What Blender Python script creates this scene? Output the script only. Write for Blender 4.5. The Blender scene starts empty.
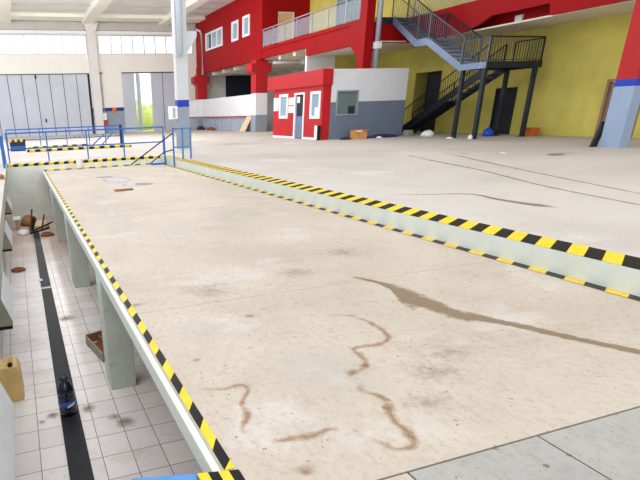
import bpy, math, random
from mathutils import Vector, Matrix
random.seed(7)
S = bpy.context.scene
COL = S.collection

# ------------------------------------------------------------------ materials
def lin(c):
    return tuple((v / 255 / 12.92) if v / 255 <= 0.04045 else ((v / 255 + 0.055) / 1.055) ** 2.4 for v in c)

class NT:
    def __init__(self, name):
        self.m = bpy.data.materials.new(name); self.m.use_nodes = True
        self.t = self.m.node_tree
        self.b = self.t.nodes['Principled BSDF']; self.out = self.t.nodes['Material Output']
        self.co = None
    def n(self, typ, **kw):
        x = self.t.nodes.new(typ)
        for k, v in kw.items(): setattr(x, k, v)
        return x
    def l(self, a, b): self.t.links.new(a, b)
    def coord(self):
        if not self.co: self.co = self.n('ShaderNodeNewGeometry').outputs['Position']
        return self.co
    def val(self, sock, v):
        if isinstance(v, (int, float)): sock.default_value = v
        else: self.l(v, sock)
    def math(self, op, a, b=0.0, c=0.0):
        x = self.n('ShaderNodeMath', operation=op)
        for i, v in enumerate((a, b, c)): self.val(x.inputs[i], v)
        return x.outputs[0]
    def noise(self, scale, detail=4, rough=0.6, vec=None, dist=0.0):
        x = self.n('ShaderNodeTexNoise'); x.inputs['Scale'].default_value = scale
        x.inputs['Detail'].default_value = detail; x.inputs['Roughness'].default_value = rough
        x.inputs['Distortion'].default_value = dist
        self.l(vec if vec else self.coord(), x.inputs['Vector']); return x.outputs['Fac']
    def mapped(self, sc=(1, 1, 1), loc=(0, 0, 0), rot=(0, 0, 0)):
        x = self.n('ShaderNodeMapping'); self.l(self.coord(), x.inputs['Vector'])
        x.inputs['Scale'].default_value = sc; x.inputs['Location'].default_value = loc
        x.inputs['Rotation'].default_value = rot
        return x.outputs[0]
    def step(self, v, lo, hi):
        x = self.n('ShaderNodeMapRange', interpolation_type='SMOOTHSTEP'); self.val(x.inputs['Value'], v)
        x.inputs['From Min'].default_value = lo; x.inputs['From Max'].default_value = hi
        return x.outputs[0]
    def mix(self, f, a, b):
        x = self.n('ShaderNodeMix', data_type='RGBA'); self.val(x.inputs['Factor'], f)
        for i, v in ((6, a), (7, b)):
            if isinstance(v, tuple): x.inputs[i].default_value = (*v[:3], 1)
            else: self.l(v, x.inputs[i])
        return x.outputs[2]
    def bump(self, h, s=0.2, d=0.01):
        x = self.n('ShaderNodeBump'); x.inputs['Strength'].default_value = s; x.inputs['Distance'].default_value = d
        self.l(h, x.inputs['Height']); self.l(x.outputs[0], self.b.inputs['Normal'])
    def done(self, col, rough=0.6, metal=0.0, spec=0.4):
        if isinstance(col, tuple): self.b.inputs['Base Color'].default_value = (*col[:3], 1)
        else: self.l(col, self.b.inputs['Base Color'])
        self.b.inputs['Roughness'].default_value = rough; self.b.inputs['Metallic'].default_value = metal
        self.b.inputs['Specular IOR Level'].default_value = spec
        return self.m

def paint(name, c, rough=0.55, var=0.12, scale=3.0, metal=0.0, spec=0.35, dirt=None, bump=0.0):
    t = NT(name); c = lin(c)
    f = t.step(t.noise(scale, 5), 0.3, 0.7)
    col = t.mix(f, tuple(v * (1 - var) for v in c), tuple(min(1, v * (1 + var * .6)) for v in c))
    if dirt:
        col = t.mix(t.math('MULTIPLY', t.step(t.noise(dirt[1], 6, .7), dirt[2], dirt[2] + .12), dirt[3]), col, lin(dirt[0]))
    if bump: t.bump(t.noise(scale * 12, 3), bump, .005)
    return t.done(col, rough, metal, spec)

def banded(name, bands, rough=0.6, var=.06, scale=1.5):
    """bands: [(z_top, colour)] from the ground up; paint colour changes at each height"""
    t = NT(name)
    sep = t.n('ShaderNodeSeparateXYZ'); t.l(t.coord(), sep.inputs[0]); z = sep.outputs['Z']
    col = lin(bands[0][1])
    for (zt, _), (_, c) in zip(bands[:-1], bands[1:]):
        col = t.mix(t.math('GREATER_THAN', z, zt), col, lin(c))
    f = t.step(t.noise(scale, 5), .3, .7)
    g = t.mix(f, (1 - var,) * 3, (1, 1, 1))
    x = t.n('ShaderNodeMix', data_type='RGBA', blend_type='MULTIPLY'); x.inputs[0].default_value = 1
    if isinstance(col, tuple): x.inputs[6].default_value = (*col, 1)
    else: t.l(col, x.inputs[6])
    t.l(g, x.inputs[7])
    return t.done(x.outputs[2], rough)

def concrete(name, c1, c2, stain, white=None, sc=1.0, streak=None):
    t = NT(name)
    base = t.mix(t.step(t.noise(.55 * sc, 6, .62, dist=.6), .35, .68), lin(c1), lin(c2))
    base = t.mix(t.math('MULTIPLY', t.step(t.noise(2.3 * sc, 7, .7), .50, .74), .25), base, lin(stain))
    base = t.mix(t.math('MULTIPLY', t.step(t.noise(7 * sc, 5, .7), .54, .72), .22), base, lin(stain))
    if white:
        base = t.mix(t.math('MULTIPLY', t.step(t.noise(1.1 * sc, 4, .6, t.mapped((1, 1, 1), (7, 3, 0))), .56, .7), .6), base, lin(white))
    base = t.mix(t.math('MULTIPLY', t.step(t.noise(22, 8, .8, t.mapped((1, .6, 1))), .45, .72), .5), base, lin(stain))
    # specks
    base = t.mix(t.math('MULTIPLY', t.step(t.noise(24, 3, .6), .675, .71), .85), base, lin((128, 92, 66)))
    base = t.mix(t.math('MULTIPLY', t.step(t.noise(70, 2, .5), .64, .72), .6), base, lin((150, 120, 95)))
    t.bump(t.noise(45, 4), .12, .004)
    return t.done(base, .62, 0, .3)

def stain_mat(name, c, strength=.8, nscale=6, lo=.38, hi=.62, namp=.7):
    t = NT(name)
    a = t.n('ShaderNodeAttribute', attribute_name='fade').outputs['Fac']
    v = t.math('ADD', a, t.math('MULTIPLY', t.math('SUBTRACT', t.noise(nscale, 6, .7), .5), namp))
    f = t.math('MULTIPLY', t.step(v, lo, hi), strength)
    t.l(f, t.b.inputs['Alpha'])
    col = t.mix(t.noise(nscale * 2, 4), tuple(.8 * x for x in lin(c)), tuple(1.15 * x for x in lin(c)))
    return t.done(col, .5, 0, .3)

def tiles(name):
    t = NT(name)
    b = t.n('ShaderNodeTexBrick', offset=0.0, squash=1.0)
    t.l(t.mapped((1, 1, 1), (.233 + .306 * 20, -.3 + .376 * 4, 0)), b.inputs['Vector'])
    b.inputs['Scale'].default_value = 1; b.inputs['Brick Width'].default_value = .306
    b.inputs['Row Height'].default_value = .376; b.inputs['Mortar Size'].default_value = .004
    b.inputs['Mortar Smooth'].default_value = .1
    b.inputs['Color1'].default_value = (*lin((240, 232, 230)), 1); b.inputs['Color2'].default_value = (*lin((228, 219, 219)), 1)
    b.inputs['Mortar'].default_value = (*lin((96, 84, 80)), 1)
    col = t.mix(t.math('MULTIPLY', t.step(t.noise(1.3, 6, .7), .5, .75), .55), b.outputs['Color'], lin((186, 174, 166)))
    col = t.mix(t.math('MULTIPLY', t.step(t.noise(9, 5, .7, t.mapped((1, 2.2, 1))), .55, .75), .4), col, lin((150, 136, 130)))
    sep = t.n('ShaderNodeSeparateXYZ'); t.l(t.coord(), sep.inputs[0])
    far = t.step(sep.outputs['Y'], 11.5, 14.5)   # a film of dried mud at the far end of the pit
    col = t.mix(t.math('MULTIPLY', far, t.math('ADD', .35, t.math('MULTIPLY', t.noise(1.2, 5), .6))), col, lin((176, 142, 118)))
    return t.done(col, .35, 0, .45)

def glass(name, c=(210, 225, 232), rough=.05, alpha=.35):
    t = NT(name); m = t.done(lin(c), rough, 0, .6)
    t.b.inputs['Alpha'].default_value = alpha
    return m

M = {}
M['slab'] = concrete('slab concrete', (184, 174, 160), (173, 162, 148), (150, 126, 102), (194, 189, 183))
M['near'] = concrete('grey concrete', (160, 158, 153), (146, 144, 140), (126, 118, 110), (170, 172, 178))
M['hall'] = concrete('hall concrete', (190, 184, 177), (177, 170, 162), (156, 144, 130), (200, 198, 195), sc=.35)
M['tile'] = tiles('pit tiles')
M['green'] = paint('pale green concrete paint', (205, 211, 203), .6, .05, 2.5, dirt=((176, 168, 150), 6, .6, .35))
M['greenlit'] = paint('lit pale green paint', (228, 231, 222), .6, .08, 2.5, dirt=((176, 170, 150), 6, .58, .5))  # lighter copy of the pale green, sky light on pit walls put in
M['green2'] = paint('pale green pillar paint', (200, 208, 198), .6, .08, 2.5, dirt=((160, 152, 132), 5, .56, .5))
M['yellowtape'] = paint('hazard yellow', (222, 190, 36), .6, .1, 8, dirt=((140, 120, 60), 22, .6, .6))
M['blacktape'] = paint('hazard black', (15, 14, 15), .55, .2, 8, dirt=((90, 80, 68), 18, .62, .2), spec=.2)
M['yellowworn'] = paint('worn hazard yellow', (222, 190, 52), .6, .15, 14, dirt=((176, 150, 110), 26, .52, .8))
M['blackworn'] = paint('worn hazard black', (46, 43, 42), .6, .2, 14, dirt=((132, 116, 98), 26, .56, .7))
M['red'] = paint('red paint', (158, 12, 20), .6, .08, .8, spec=.12)
M['redhouse'] = paint('red booth paint', (188, 22, 32), .55, .06, 1.5)
M['yellow'] = paint('yellow wall paint', (208, 194, 96), .7, .1, .9)
M['cream'] = paint('cream soffit', (222, 212, 196), .7, .05, 1)
M['ceil'] = paint('ceiling grey', (232, 231, 228), .8, .06, .7)
M['greystrip'] = paint('grey lintel', (196, 194, 192), .8, .06, 1)
M['colpipe'] = paint('pale blue grey pipe', (206, 216, 226), .4, .05, 2)
M['railgrey'] = paint('dark grey railing', (88, 96, 110), .45, .06, 5, .2)
M['beam'] = paint('white beam', (244, 240, 228), .7, .04, 1)
M['white'] = paint('white paint', (238, 238, 240), .5, .03, 2)
M['wallcream'] = banded('back wall paint', [(1.9, (150, 160, 178)), (2.2, (38, 52, 128)), (60, (240, 237, 230))], .7, .05, .5)
M['lightwall'] = paint('light grey wall', (226, 224, 222), .7, .05, .5)
M['doorgrey'] = paint('grey door panels', (196, 201, 213), .5, .05, .6)
M['darkmetal'] = paint('dark seam', (62, 66, 74), .5, .1, 5)
M['winframe'] = paint('white window frame', (240, 242, 248), .4, .03, 3)
M['colpaint'] = banded('column paint', [(1.70, (146, 156, 172)), (1.98, (26, 58, 172)), (60, (204, 208, 212))], .55)
M['colred'] = banded('red column paint', [(1.735, (150, 168, 196)), (1.93, (24, 60, 178)), (60, (178, 18, 24))], .6)
M['pillar'] = banded('mezzanine pillar paint', [(1.17, (150, 158, 172)), (2.65, (240, 240, 244)), (60, (188, 26, 34))], .55)
M['lowwall'] = banded('low wall paint', [(1.02, (172, 180, 196)), (1.13, (176, 24, 38)), (60, (242, 242, 246))], .6)
M['booth'] = banded('booth paint', [(1.70, (112, 124, 144)), (60, (226, 228, 234))], .6, .04)
M['blue'] = paint('blue rail paint', (52, 108, 190), .45, .1, 6)
M['lightblue'] = paint('light blue steel', (72, 128, 186), .5, .12, 9, dirt=((60, 80, 110), 16, .58, .6))
M['navy'] = paint('dark navy steel', (34, 46, 86), .5, .1, 4)
M['stair'] = paint('light blue grey steel', (116, 132, 160), .45, .08, 5, .25)  # lighter stair steel, with the light on its hall side put into the colour
M['stairdark'] = paint('dark blue grey steel', (36, 44, 56), .5, .1, 5, .2)
M['tread'] = paint('tread plate', (112, 118, 128), .5, .08, 6, .3)
M['glass'] = glass('clear glass', (230, 236, 240), .2, .15)
M['balglass'] = glass('balustrade glass', (190, 204, 222), .04, .22)
M['darkglass'] = glass('grey green window glass', (112, 132, 132), .3, .85)
M['boothglass'] = glass('blue grey window glass', (150, 180, 196), .08, .9)
M['dark'] = paint('dark interior', (44, 46, 52), .8, .1, 2)
M['black'] = paint('black plastic', (22, 22, 24), .4, .1, 5)
M['rubber'] = paint('dark grating', (38, 38, 42), .6, .25, 9, dirt=((80, 76, 72), 20, .6, .5))
M['steel'] = paint('grey steel pipe', (170, 176, 186), .4, .08, 5, .4)
M['card'] = paint('cardboard', (222, 160, 92), .8, .1, 6)
M['tarp'] = paint('dark blue sheet', (40, 52, 92), .4, .2, 6)
M['bottle'] = paint('dark blue plastic', (16, 24, 48), .2, .15, 8, spec=.6)
M['label'] = paint('blue label', (48, 92, 176), .4, .1, 20)
M['jug'] = paint('yellowed plastic', (226, 192, 128), .5, .12, 5, dirt=((170, 130, 80), 7, .58, .5))
M['wood'] = paint('worn wood', (150, 110, 76), .8, .2, 9)
M['woodpale'] = paint('pale plywood', (222, 198, 166), .7, .08, 5)
M['rust'] = paint('rust brown', (140, 76, 44), .8, .2, 10)
M['orange'] = paint('orange plastic', (216, 110, 50), .5, .1, 6)
M['bluebag'] = paint('bright blue plastic', (36, 80, 210), .4, .1, 6)
M['paperwhite'] = paint('white plastic', (240, 240, 240), .5, .04, 5)
M['greyblock'] = paint('dusty grey block', (150, 148, 132), .8, .1, 6)
M['redbox'] = paint('red cabinet', (200, 40, 44), .5, .05, 5)
M['lamp'] = paint('lamp diffuser', (238, 242, 240), .35, .04, 5)
M['doorbrown'] = paint('brown door frame', (150, 122, 100), .6, .08, 4)
M['beige'] = paint('door with painted reflection', (226, 190, 140), .5, .08, 1.2)  # leaf colour stands in for a reflection in door glass
M['outground'] = paint('dry grass ground', (196, 204, 110), .9, .15, 2)
M['leaf'] = paint('yellow green leaves', (204, 216, 130), .8, .2, 3)
M['wet'] = stain_mat('damp brown stain', (136, 115, 88), .72, 12, -.05, .6, 1.4)
M['ring'] = stain_mat('orange tide mark', (154, 112, 66), .75, 13, .15, 1.5, 1.9)
M['smudge'] = stain_mat('purple brown smudge', (118, 94, 84), .32, 16, .3, 1.4, 1.8)
M['pale'] = stain_mat('pale patch', (208, 202, 194), .5, 3, .1, 1.2, .9)
M['greypatch'] = stain_mat('grey repair patch', (180, 181, 188), .9, 5, .3, .6, .7)
M['brownpatch'] = stain_mat('brown residue', (134, 108, 86), .9, 5, .4, .6, .8)
M['tilestain'] = stain_mat('brown stain on tiles', (146, 118, 96), .6, 14, .2, 1.0, 1.2)
M['track'] = stain_mat('brown tyre track', (164, 136, 112), .5, 2.5, .4, .9, .9)
M['darkstain'] = stain_mat('dark oil streak', (120, 108, 96), .6, 3, .42, .8, .9)
M['joint'] = paint('dark joint', (70, 62, 54), .9, .2, 9)
M['jointfaint'] = paint('faint joint', (176, 160, 140), .9, .2, 9)

# ------------------------------------------------------------------ mesh builder
class MB:
    def __init__(self): self.v = []; self.f = []; self.mi = []; self.fade = []; self.cur = 0
    def add(self, vs, fs, fade=None):
        b = len(self.v); self.v += [tuple(p) for p in vs]
        self.fade += list(fade) if fade else [0.0] * len(vs)
        for f in fs: self.f.append(tuple(b + i for i in f)); self.mi.append(self.cur)
        return self
    def hexa(self, p):   # 8 points: bottom 4 ccw, top 4 ccw
        return self.add(p, [(3, 2, 1, 0), (4, 5, 6, 7), (0, 1, 5, 4), (1, 2, 6, 5), (2, 3, 7, 6), (3, 0, 4, 7)])
    def box(self, x0, x1, y0, y1, z0, z1):
        return self.hexa([(x0, y0, z0), (x1, y0, z0), (x1, y1, z0), (x0, y1, z0), (x0, y0, z1), (x1, y0, z1), (x1, y1, z1), (x0, y1, z1)])
    def rbox(self, c, s, rz=0, rx=0, ry=0):
        R = Matrix.Rotation(rz, 3, 'Z') @ Matrix.Rotation(ry, 3, 'Y') @ Matrix.Rotation(rx, 3, 'X'); c = Vector(c)
        h = [v / 2 for v in s]
        return self.hexa([c + R @ Vector((a * h[0], b * h[1], d * h[2])) for d in (-1, 1) for a, b in ((-1, -1), (1, -1), (1, 1), (-1, 1))])
    def bar(self, p, q, w, h=None, up=(0, 0, 1)):
        p, q = Vector(p), Vector(q); h = h or w; d = (q - p).normalized(); u = Vector(up)
        s = d.cross(u)
        if s.length < 1e-4: s = d.cross(Vector((0, 1, 0)))
        s.normalize(); u = s.cross(d)
        a, b = s * w / 2, u * h / 2
        return self.hexa([p - a - b, p + a - b, q + a - b, q - a - b, p - a + b, p + a + b, q + a + b, q - a + b])
    def tube(self, pts, r, n=8):
        pts = [Vector(p) for p in pts]; rings = []
        for i, p in enumerate(pts):
            d = (pts[min(i + 1, len(pts) - 1)] - pts[max(i - 1, 0)]).normalized()
            s = d.cross(Vector((0, 0, 1)))
            if s.length < 1e-3: s = Vector((1, 0, 0))
            s.normalize(); u = s.cross(d)
            rr = r[i] if isinstance(r, (list, tuple)) else r
            rings.append([p + (s * math.cos(2 * math.pi * k / n) + u * math.sin(2 * math.pi * k / n)) * rr for k in range(n)])
        vs = [v for R in rings for v in R]; fs = []
        for i in range(len(pts) - 1):
            for k in range(n):
                fs.append((i * n + k, i * n + (k + 1) % n, (i + 1) * n + (k + 1) % n, (i + 1) * n + k))
        fs.append(tuple(range(n - 1, -1, -1))); fs.append(tuple((len(pts) - 1) * n + k for k in range(n)))
        return self.add(vs, fs)
    def lathe(self, prof, c, n=20):
        vs = []; fs = []
        for r, z in prof:
            for k in range(n): vs.append((c[0] + r * math.cos(2 * math.pi * k / n), c[1] + r * math.sin(2 * math.pi * k / n), c[2] + z))
        for i in range(len(prof) - 1):
            for k in range(n): fs.append((i * n + k, i * n + (k + 1) % n, (i + 1) * n + (k + 1) % n, (i + 1) * n + k))
        fs.append(tuple(range(n - 1, -1, -1))); fs.append(tuple((len(prof) - 1) * n + k for k in range(n)))
        return self.add(vs, fs)
    def prism(self, poly, axis, a, b):
        """poly of 2-D points extruded from a to b along axis 'x' (y,z), 'y' (x,z) or 'z' (x,y)"""
        P = {'x': lambda p, t: (t, p[0], p[1]), 'y': lambda p, t: (p[0], t, p[1]), 'z': lambda p, t: (p[0], p[1], t)}[axis]
        n = len(poly)
        self.add([P(p, a) for p in poly] + [P(p, b) for p in poly],
                 [tuple(range(n - 1, -1, -1)), tuple(range(n, 2 * n))] + [(i, (i + 1) % n, n + (i + 1) % n, n + i) for i in range(n)])
        return self
    def wall(self, axis, t0, t1, u0, u1, z0, z1, holes=()):
        """a wall of thickness t0..t1 across axis, running u0..u1, with rectangular holes (u0,u1,z0,z1)"""
        us = sorted({u0, u1, *[min(max(h[i], u0), u1) for h in holes for i in (0, 1)]}); zs = sorted({z0, z1, *[min(max(h[i], z0), z1) for h in holes for i in (2, 3)]})
        for i in range(len(us) - 1):
            run = None
            for j in range(len(zs) - 1):
                cu, cz = (us[i] + us[i + 1]) / 2, (zs[j] + zs[j + 1]) / 2
                solid = not any(h[0] < cu < h[1] and h[2] < cz < h[3] for h in holes)
                if solid and run is None: run = zs[j]
                if run is not None and (not solid or j == len(zs) - 2):
                    top = zs[j + 1] if solid else zs[j]
                    if axis == 'x': self.box(t0, t1, us[i], us[i + 1], run, top)
                    else: self.box(us[i], us[i + 1], t0, t1, run, top)
                    run = None
        return self
    def frame(self, axis, t0, t1, u0, u1, z0, z1, w):
        self.wall(axis, t0, t1, u0, u1, z0, z1, [(u0 + w, u1 - w, z0 + w, z1 - w)]); return self
    def ribbon(self, pts, z, sub=6):
        """pts (x,y,halfwidth): a flat mark with the attribute fade running from 0 at its rims to 1 along its middle"""
        P = []
        for i in range(len(pts) - 1):
            p0, p1, p2, p3 = (pts[max(i - 1, 0)], pts[i], pts[i + 1], pts[min(i + 2, len(pts) - 1)])
            for s in range(sub):
                t = s / sub
                P.append([.5 * (2 * b + (c - a) * t + (2 * a - 5 * b + 4 * c - d) * t * t + (3 * b - a - 3 * c + d) * t ** 3) for a, b, c, d in zip(p0, p1, p2, p3)])
        P.append(list(pts[-1])); vs = []; fd = []; fs = []
        n = len(P)
        for i, (x, y, w) in enumerate(P):
            a, b = P[max(i - 1, 0)], P[min(i + 1, n - 1)]
            d = Vector((b[0] - a[0], b[1] - a[1])).normalized()
            for k in range(5):
                o = (k - 2) / 2 * w; vs.append((x - d.y * o, y + d.x * o, z)); e = 1 - abs(k - 2) / 2
                fd.append(e * min(1, 3 * min(i, n - 1 - i) / n + (.0 if i in (0, n - 1) else .25)))
        for i in range(n - 1):
            for k in range(4): fs.append((i * 5 + k, (i + 1) * 5 + k, (i + 1) * 5 + k + 1, i * 5 + k + 1))
        return self.add(vs, fs, fd)
    def strip(self, top, bot, z):
        vs = []; fd = []; fs = []; n = len(top)
        for i, (a, c) in enumerate(zip(top, bot)):
            for k in range(5):
                f = k / 4; vs.append((a[0] + (c[0] - a[0]) * f, a[1] + (c[1] - a[1]) * f, z)); fd.append(0 if i in (0, n - 1) and i == 0 else 1 - abs(k - 2) / 2)
        for i in range(n - 1):
            for k in range(4): fs.append((i * 5 + k, i * 5 + k + 1, (i + 1) * 5 + k + 1, (i + 1) * 5 + k))
        return self.add(vs, fs, fd)
    def blob(self, c, rx, ry, z, rot=0, n=20):
        vs = [(c[0], c[1], z)]; fd = [1.0]; fs = []
        for r in (.5, 1):
            for k in range(n):
                a = 2 * math.pi * k / n; x, y = rx * r * math.cos(a), ry * r * math.sin(a)
                vs.append((c[0] + x * math.cos(rot) - y * math.sin(rot), c[1] + x * math.sin(rot) + y * math.cos(rot), z)); fd.append(1 - r)
        for k in range(n):
            j = (k + 1) % n
            fs.append((0, 1 + k, 1 + j)); fs.append((1 + k, 1 + n + k, 1 + n + j, 1 + j))
        return self.add(vs, fs, fd)
    def build(self, name, mats, parent=None, smooth=False, bevel=0.0):
        org = Vector(parent['_o']) if parent is not None and '_o' in parent else Vector((0, 0, 0))
        me = bpy.data.meshes.new(name); me.from_pydata([tuple(Vector(p) - org) for p in self.v], [], self.f)
        for m in (mats if isinstance(mats, (list, tuple)) else [mats]): me.materials.append(M[m])
        me.polygons.foreach_set('material_index', self.mi)
        if any(self.fade):
            at = me.attributes.new('fade', 'FLOAT', 'POINT'); at.data.foreach_set('value', self.fade)
        if smooth: me.polygons.foreach_set('use_smooth', [True] * len(me.polygons))
        me.update()
        o = bpy.data.objects.new(name, me); COL.objects.link(o)
        if parent is not None: o.parent = parent; o['_o'] = tuple(org)
        if bevel:
            b = o.modifiers.new('edge', 'BEVEL'); b.width = bevel; b.segments = 2; b.limit_method = 'ANGLE'
        return o

def tag(o, label, cat, group=None, kind=None):
    o['label'] = label; o['category'] = cat
    if group: o['group'] = group
    if kind: o['kind'] = kind
    return o
def thing(name, label, cat, loc, group=None):
    e = bpy.data.objects.new(name, None); COL.objects.link(e); e.location = loc; e['_o'] = tuple(loc); e.empty_display_size = .1
    return tag(e, label, cat, group)
def struct(name, mb, mats, label, cat='structure', **kw):
    return tag(mb.build(name, mats, **kw), label, cat, kind='structure')
def dup(root, off, label):
    r = root.copy(); COL.objects.link(r); r.location = Vector(root.location) + Vector(off); r['label'] = label
    for c in list(root.children):
        k = c.copy(); COL.objects.link(k); k.parent = r
        for g in list(c.children):
            h = g.copy(); COL.objects.link(h); h.parent = k
    return r

SL = -.23      # level of the sunken slab
PF = -1.85     # floor of the inspection pit
PX = .68       # edge of the slab towards the pit
KX = .0045   # the slab edge runs very slightly away from the pit axis
BW = 51.0      # rear wall

# ------------------------------------------------------------------ floors and pit
b = MB()
b.box(5.06, 40, -4, 51.4, -.25, 0); b.box(-9, 5.06, 19.16, 51.4, -.25, 0); b.box(-9, -.38, -4, 19.16, -.25, 0)
b.cur = 1   # brown tyre track and oil streaks across the hall floor
b.ribbon([(12.5, 16, .25), (10.84, 11.9, .2), (9.96, 9.34, .13), (8.9, 6.98, .12), (8.23, 4.9, .12), (7.6, 3, .12)], .0012)
b.ribbon([(13.6, 15, .2), (11.4, 10.5, .14), (9.6, 6.4, .1), (8.9, 4.6, .1)], .0011)
b.cur = 2
b.ribbon([(5.9, 7.6, .04), (6.3, 7.2, .06), (7.1, 6.8, .09), (7.05, 6.1, .16), (7.1, 5.45, .25), (7.25, 5.1, .1)], .0015)
b.blob((14.4, 11.0), 1.0, .5, .0011, .5); b.blob((11.5, 22), .5, .25, .0011); b.blob((12.6, 26), .9, .35, .0011, .3)
b.blob((9.4, 27.5), 1.6, .3, .0011, .2)
b.cur = 3
b.blob((15.0, 11.2), .6, .6, .0016); b.blob((13.0, 12.9), .4, .6, .0012); b.blob((8, 16), 1.2, 1.6, .001); b.blob((10, 24), 2.5, 2, .001)
struct('floor', b, ['hall', 'track', 'darkstain', 'pale'], 'dusty beige concrete floor of the hall beyond the striped pit edge', 'floor')

b = MB()
e0, e1 = PX + .045, PX + .045 + KX * 17.5
b.hexa([(e0, 1.585, -.42), (5.03, 1.585, -.42), (5.03, 19.1, -.42), (e1, 19.1, -.42), (e0, 1.585, SL), (5.03, 1.585, SL), (5.03, 19.1, SL), (e1, 19.1, SL)])
b.cur = 1
WT = [(3.15, 4.34), (3.23, 4.23), (3.28, 4.09), (3.35, 3.99), (3.41, 3.89), (3.42, 3.76), (3.4, 3.63), (3.42, 3.5), (3.41, 3.33), (3.41, 3.2), (3.43, 3.11), (3.48, 3.01), (3.53, 2.86), (3.62, 2.71), (3.69, 2.55), (3.83, 2.27), (3.94, 2.08), (4.2, 1.64)]
WB = [(3.11, 4.28), (3.17, 4.14), (3.22, 4.01), (3.21, 3.81), (3.04, 3.44), (3.05, 3.32), (3.12, 3.3), (3.16, 3.2), (3.17, 3.07), (3.19, 2.97), (3.23, 2.9), (3.34, 2.88), (3.43, 2.77), (3.52, 2.62), (3.59, 2.47), (3.73, 2.2), (3.84, 2.02), (4.1, 1.6)]
b.strip(WT, WB, SL + .0016)
b.cur = 2
def line(pts, w, z=SL + .002): b.ribbon([(x, y, w * (.7 + .6 * random.random())) for x, y in pts], z)
line([(2.2, 3.55), (2.34, 3.48), (2.48, 3.4), (2.53, 3.26), (2.54, 3.13), (2.51, 2.96), (2.43, 2.86), (2.32, 2.83), (2.13, 2.84), (2.1, 2.72), (2.08, 2.63), (2.01, 2.56), (1.9, 2.51), (1.85, 2.48), (1.85, 2.38)], .055)
line([(1.9, 2.5), (1.85, 2.38), (1.82, 2.32), (1.86, 2.25), (1.88, 2.17), (1.84, 2.08), (1.78, 1.95), (1.78, 1.86), (1.76, 1.77), (1.7, 1.73), (1.62, 1.75), (1.6, 1.81), (1.55, 1.9), (1.52, 1.99)], .05)
line([(.8, 2.74), (.89, 2.7), (1.02, 2.65), (1.15, 2.65), (1.17, 2.58), (1.1, 2.49), (1.06, 2.43), (1.05, 2.32), (.97, 2.21), (.96, 2.12), (.97, 2.03)], .042)
line([(1.05, 2.03), (1.12, 2.02), (1.23, 2.01), (1.29, 2.0), (1.4, 2.02), (1.45, 2.0)], .05)
for x, y, r in ((1.92, 2.53, .1), (1.83, 2.09, .06), (1.76, 1.82, .07), (2.04, 2.58, .06), (1.69, 3.73, .09), (1.0, 3.1, .05), (1.1, 1.75, .06), (3.04, 3.3, .03), (.85, 4.4, .1)): b.blob((x, y), r, r * .8, SL + .0024)
b.cur = 3
b.blob((2.4, 2.35), .42, .33, SL + .0022, -.5); b.blob((2.72, 2.52), .35, .25, SL + .0022); b.blob((2.1, 2.05), .3, .25, SL + .0022)
b.blob((3.6, 5.2), .5, .4, SL + .0022); b.blob((1.1, 1.78), .18, .1, SL + .0022); b.blob((2.7, 4.7), .4, .3, SL + .0022); b.blob((1.6, 4.5), .5, .5, SL + .0022)
b.cur = 4
b.blob((1.75, 2.6), .55, .7, SL + .001, .3); b.blob((1.5, 9.5), .5, .8, SL + .001); b.blob((2.0, 7.0), .5, .5, SL + .001); b.blob((3.35, 1.98), .1, .1, SL + .001)
b.blob((1.6, 12), .5, 1.2, SL + .001); b.blob((3.4, 8), .9, .9, SL + .001); b.blob((1.2, 3.6), .3, .4, SL + .001)
b.cur = 5
b.blob((2.55, 14.6), .62, 1.2, SL + .0012); b.blob((2.75, 13.2), .5, .7, SL + .0014)
b.cur = 6
b.blob((3.0, 13.2), .42, .5, SL + .0025, .3); b.blob((2.35, 15.5), .5, .25, SL + .002)
b.cur = 7
b.box(PX + .05, 5.0, 4.172, 4.182, SL, SL + .0012); b.box(PX + .05, 5.0, 9.0, 9.012, SL, SL + .0012); b.box(PX + .05, 5.0, 13.9, 13.915, SL, SL + .0012)
struct('floor_platform', b, ['slab', 'wet', 'ring', 'smudge', 'pale', 'greypatch', 'brownpatch', 'jointfaint'],
       'sunken beige concrete slab with damp stains between the striped tapes', 'concrete slab')
b = MB()
b.box(1.56, 5.03, -4, 1.572, -.42, SL); b.cur = 1
b.box(PX + .01, 5.03, 1.572, 1.585, -.42, SL - .012); b.box(1.548, 1.56, -4, 1.572, -.42, SL - .012); b.box(2.376, 2.383, -4, 1.572, SL, SL + .0012)
b.cur = 2; b.box(PX + .01, 1.548, -4, 1.572, -.42, SL)
b.box(-9, PX + .01, -4, 1.86, -.42, SL)
b.cur = 3
b.blob((3.0, 1.35), .03, .02, SL + .002); b.blob((2.2, 1.38), .03, .03, SL + .002); b.blob((3.05, 1.42), .02, .015, SL + .002)
struct('floor_near', b, ['near', 'joint', 'slab', 'brownpatch'], 'grey concrete slab in front of the dark joint, nearest corner of the floor', 'floor')
b = MB(); b.box(-.69, 5.06, 1.8, 19.16, PF - .1, PF); b.cur = 1
for x, y, r in ((.37, 5.45, .13), (-.06, 5.45, .1), (.72, 5.0, .16), (.62, 5.15, .1), (-.18, 5.35, .06), (.4, 8.6, .2), (.1, 3.9, .12), (-.3, 4.1, .1)): b.blob((x, y), r * 1.2, r * 1.3, PF + .0015)

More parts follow.
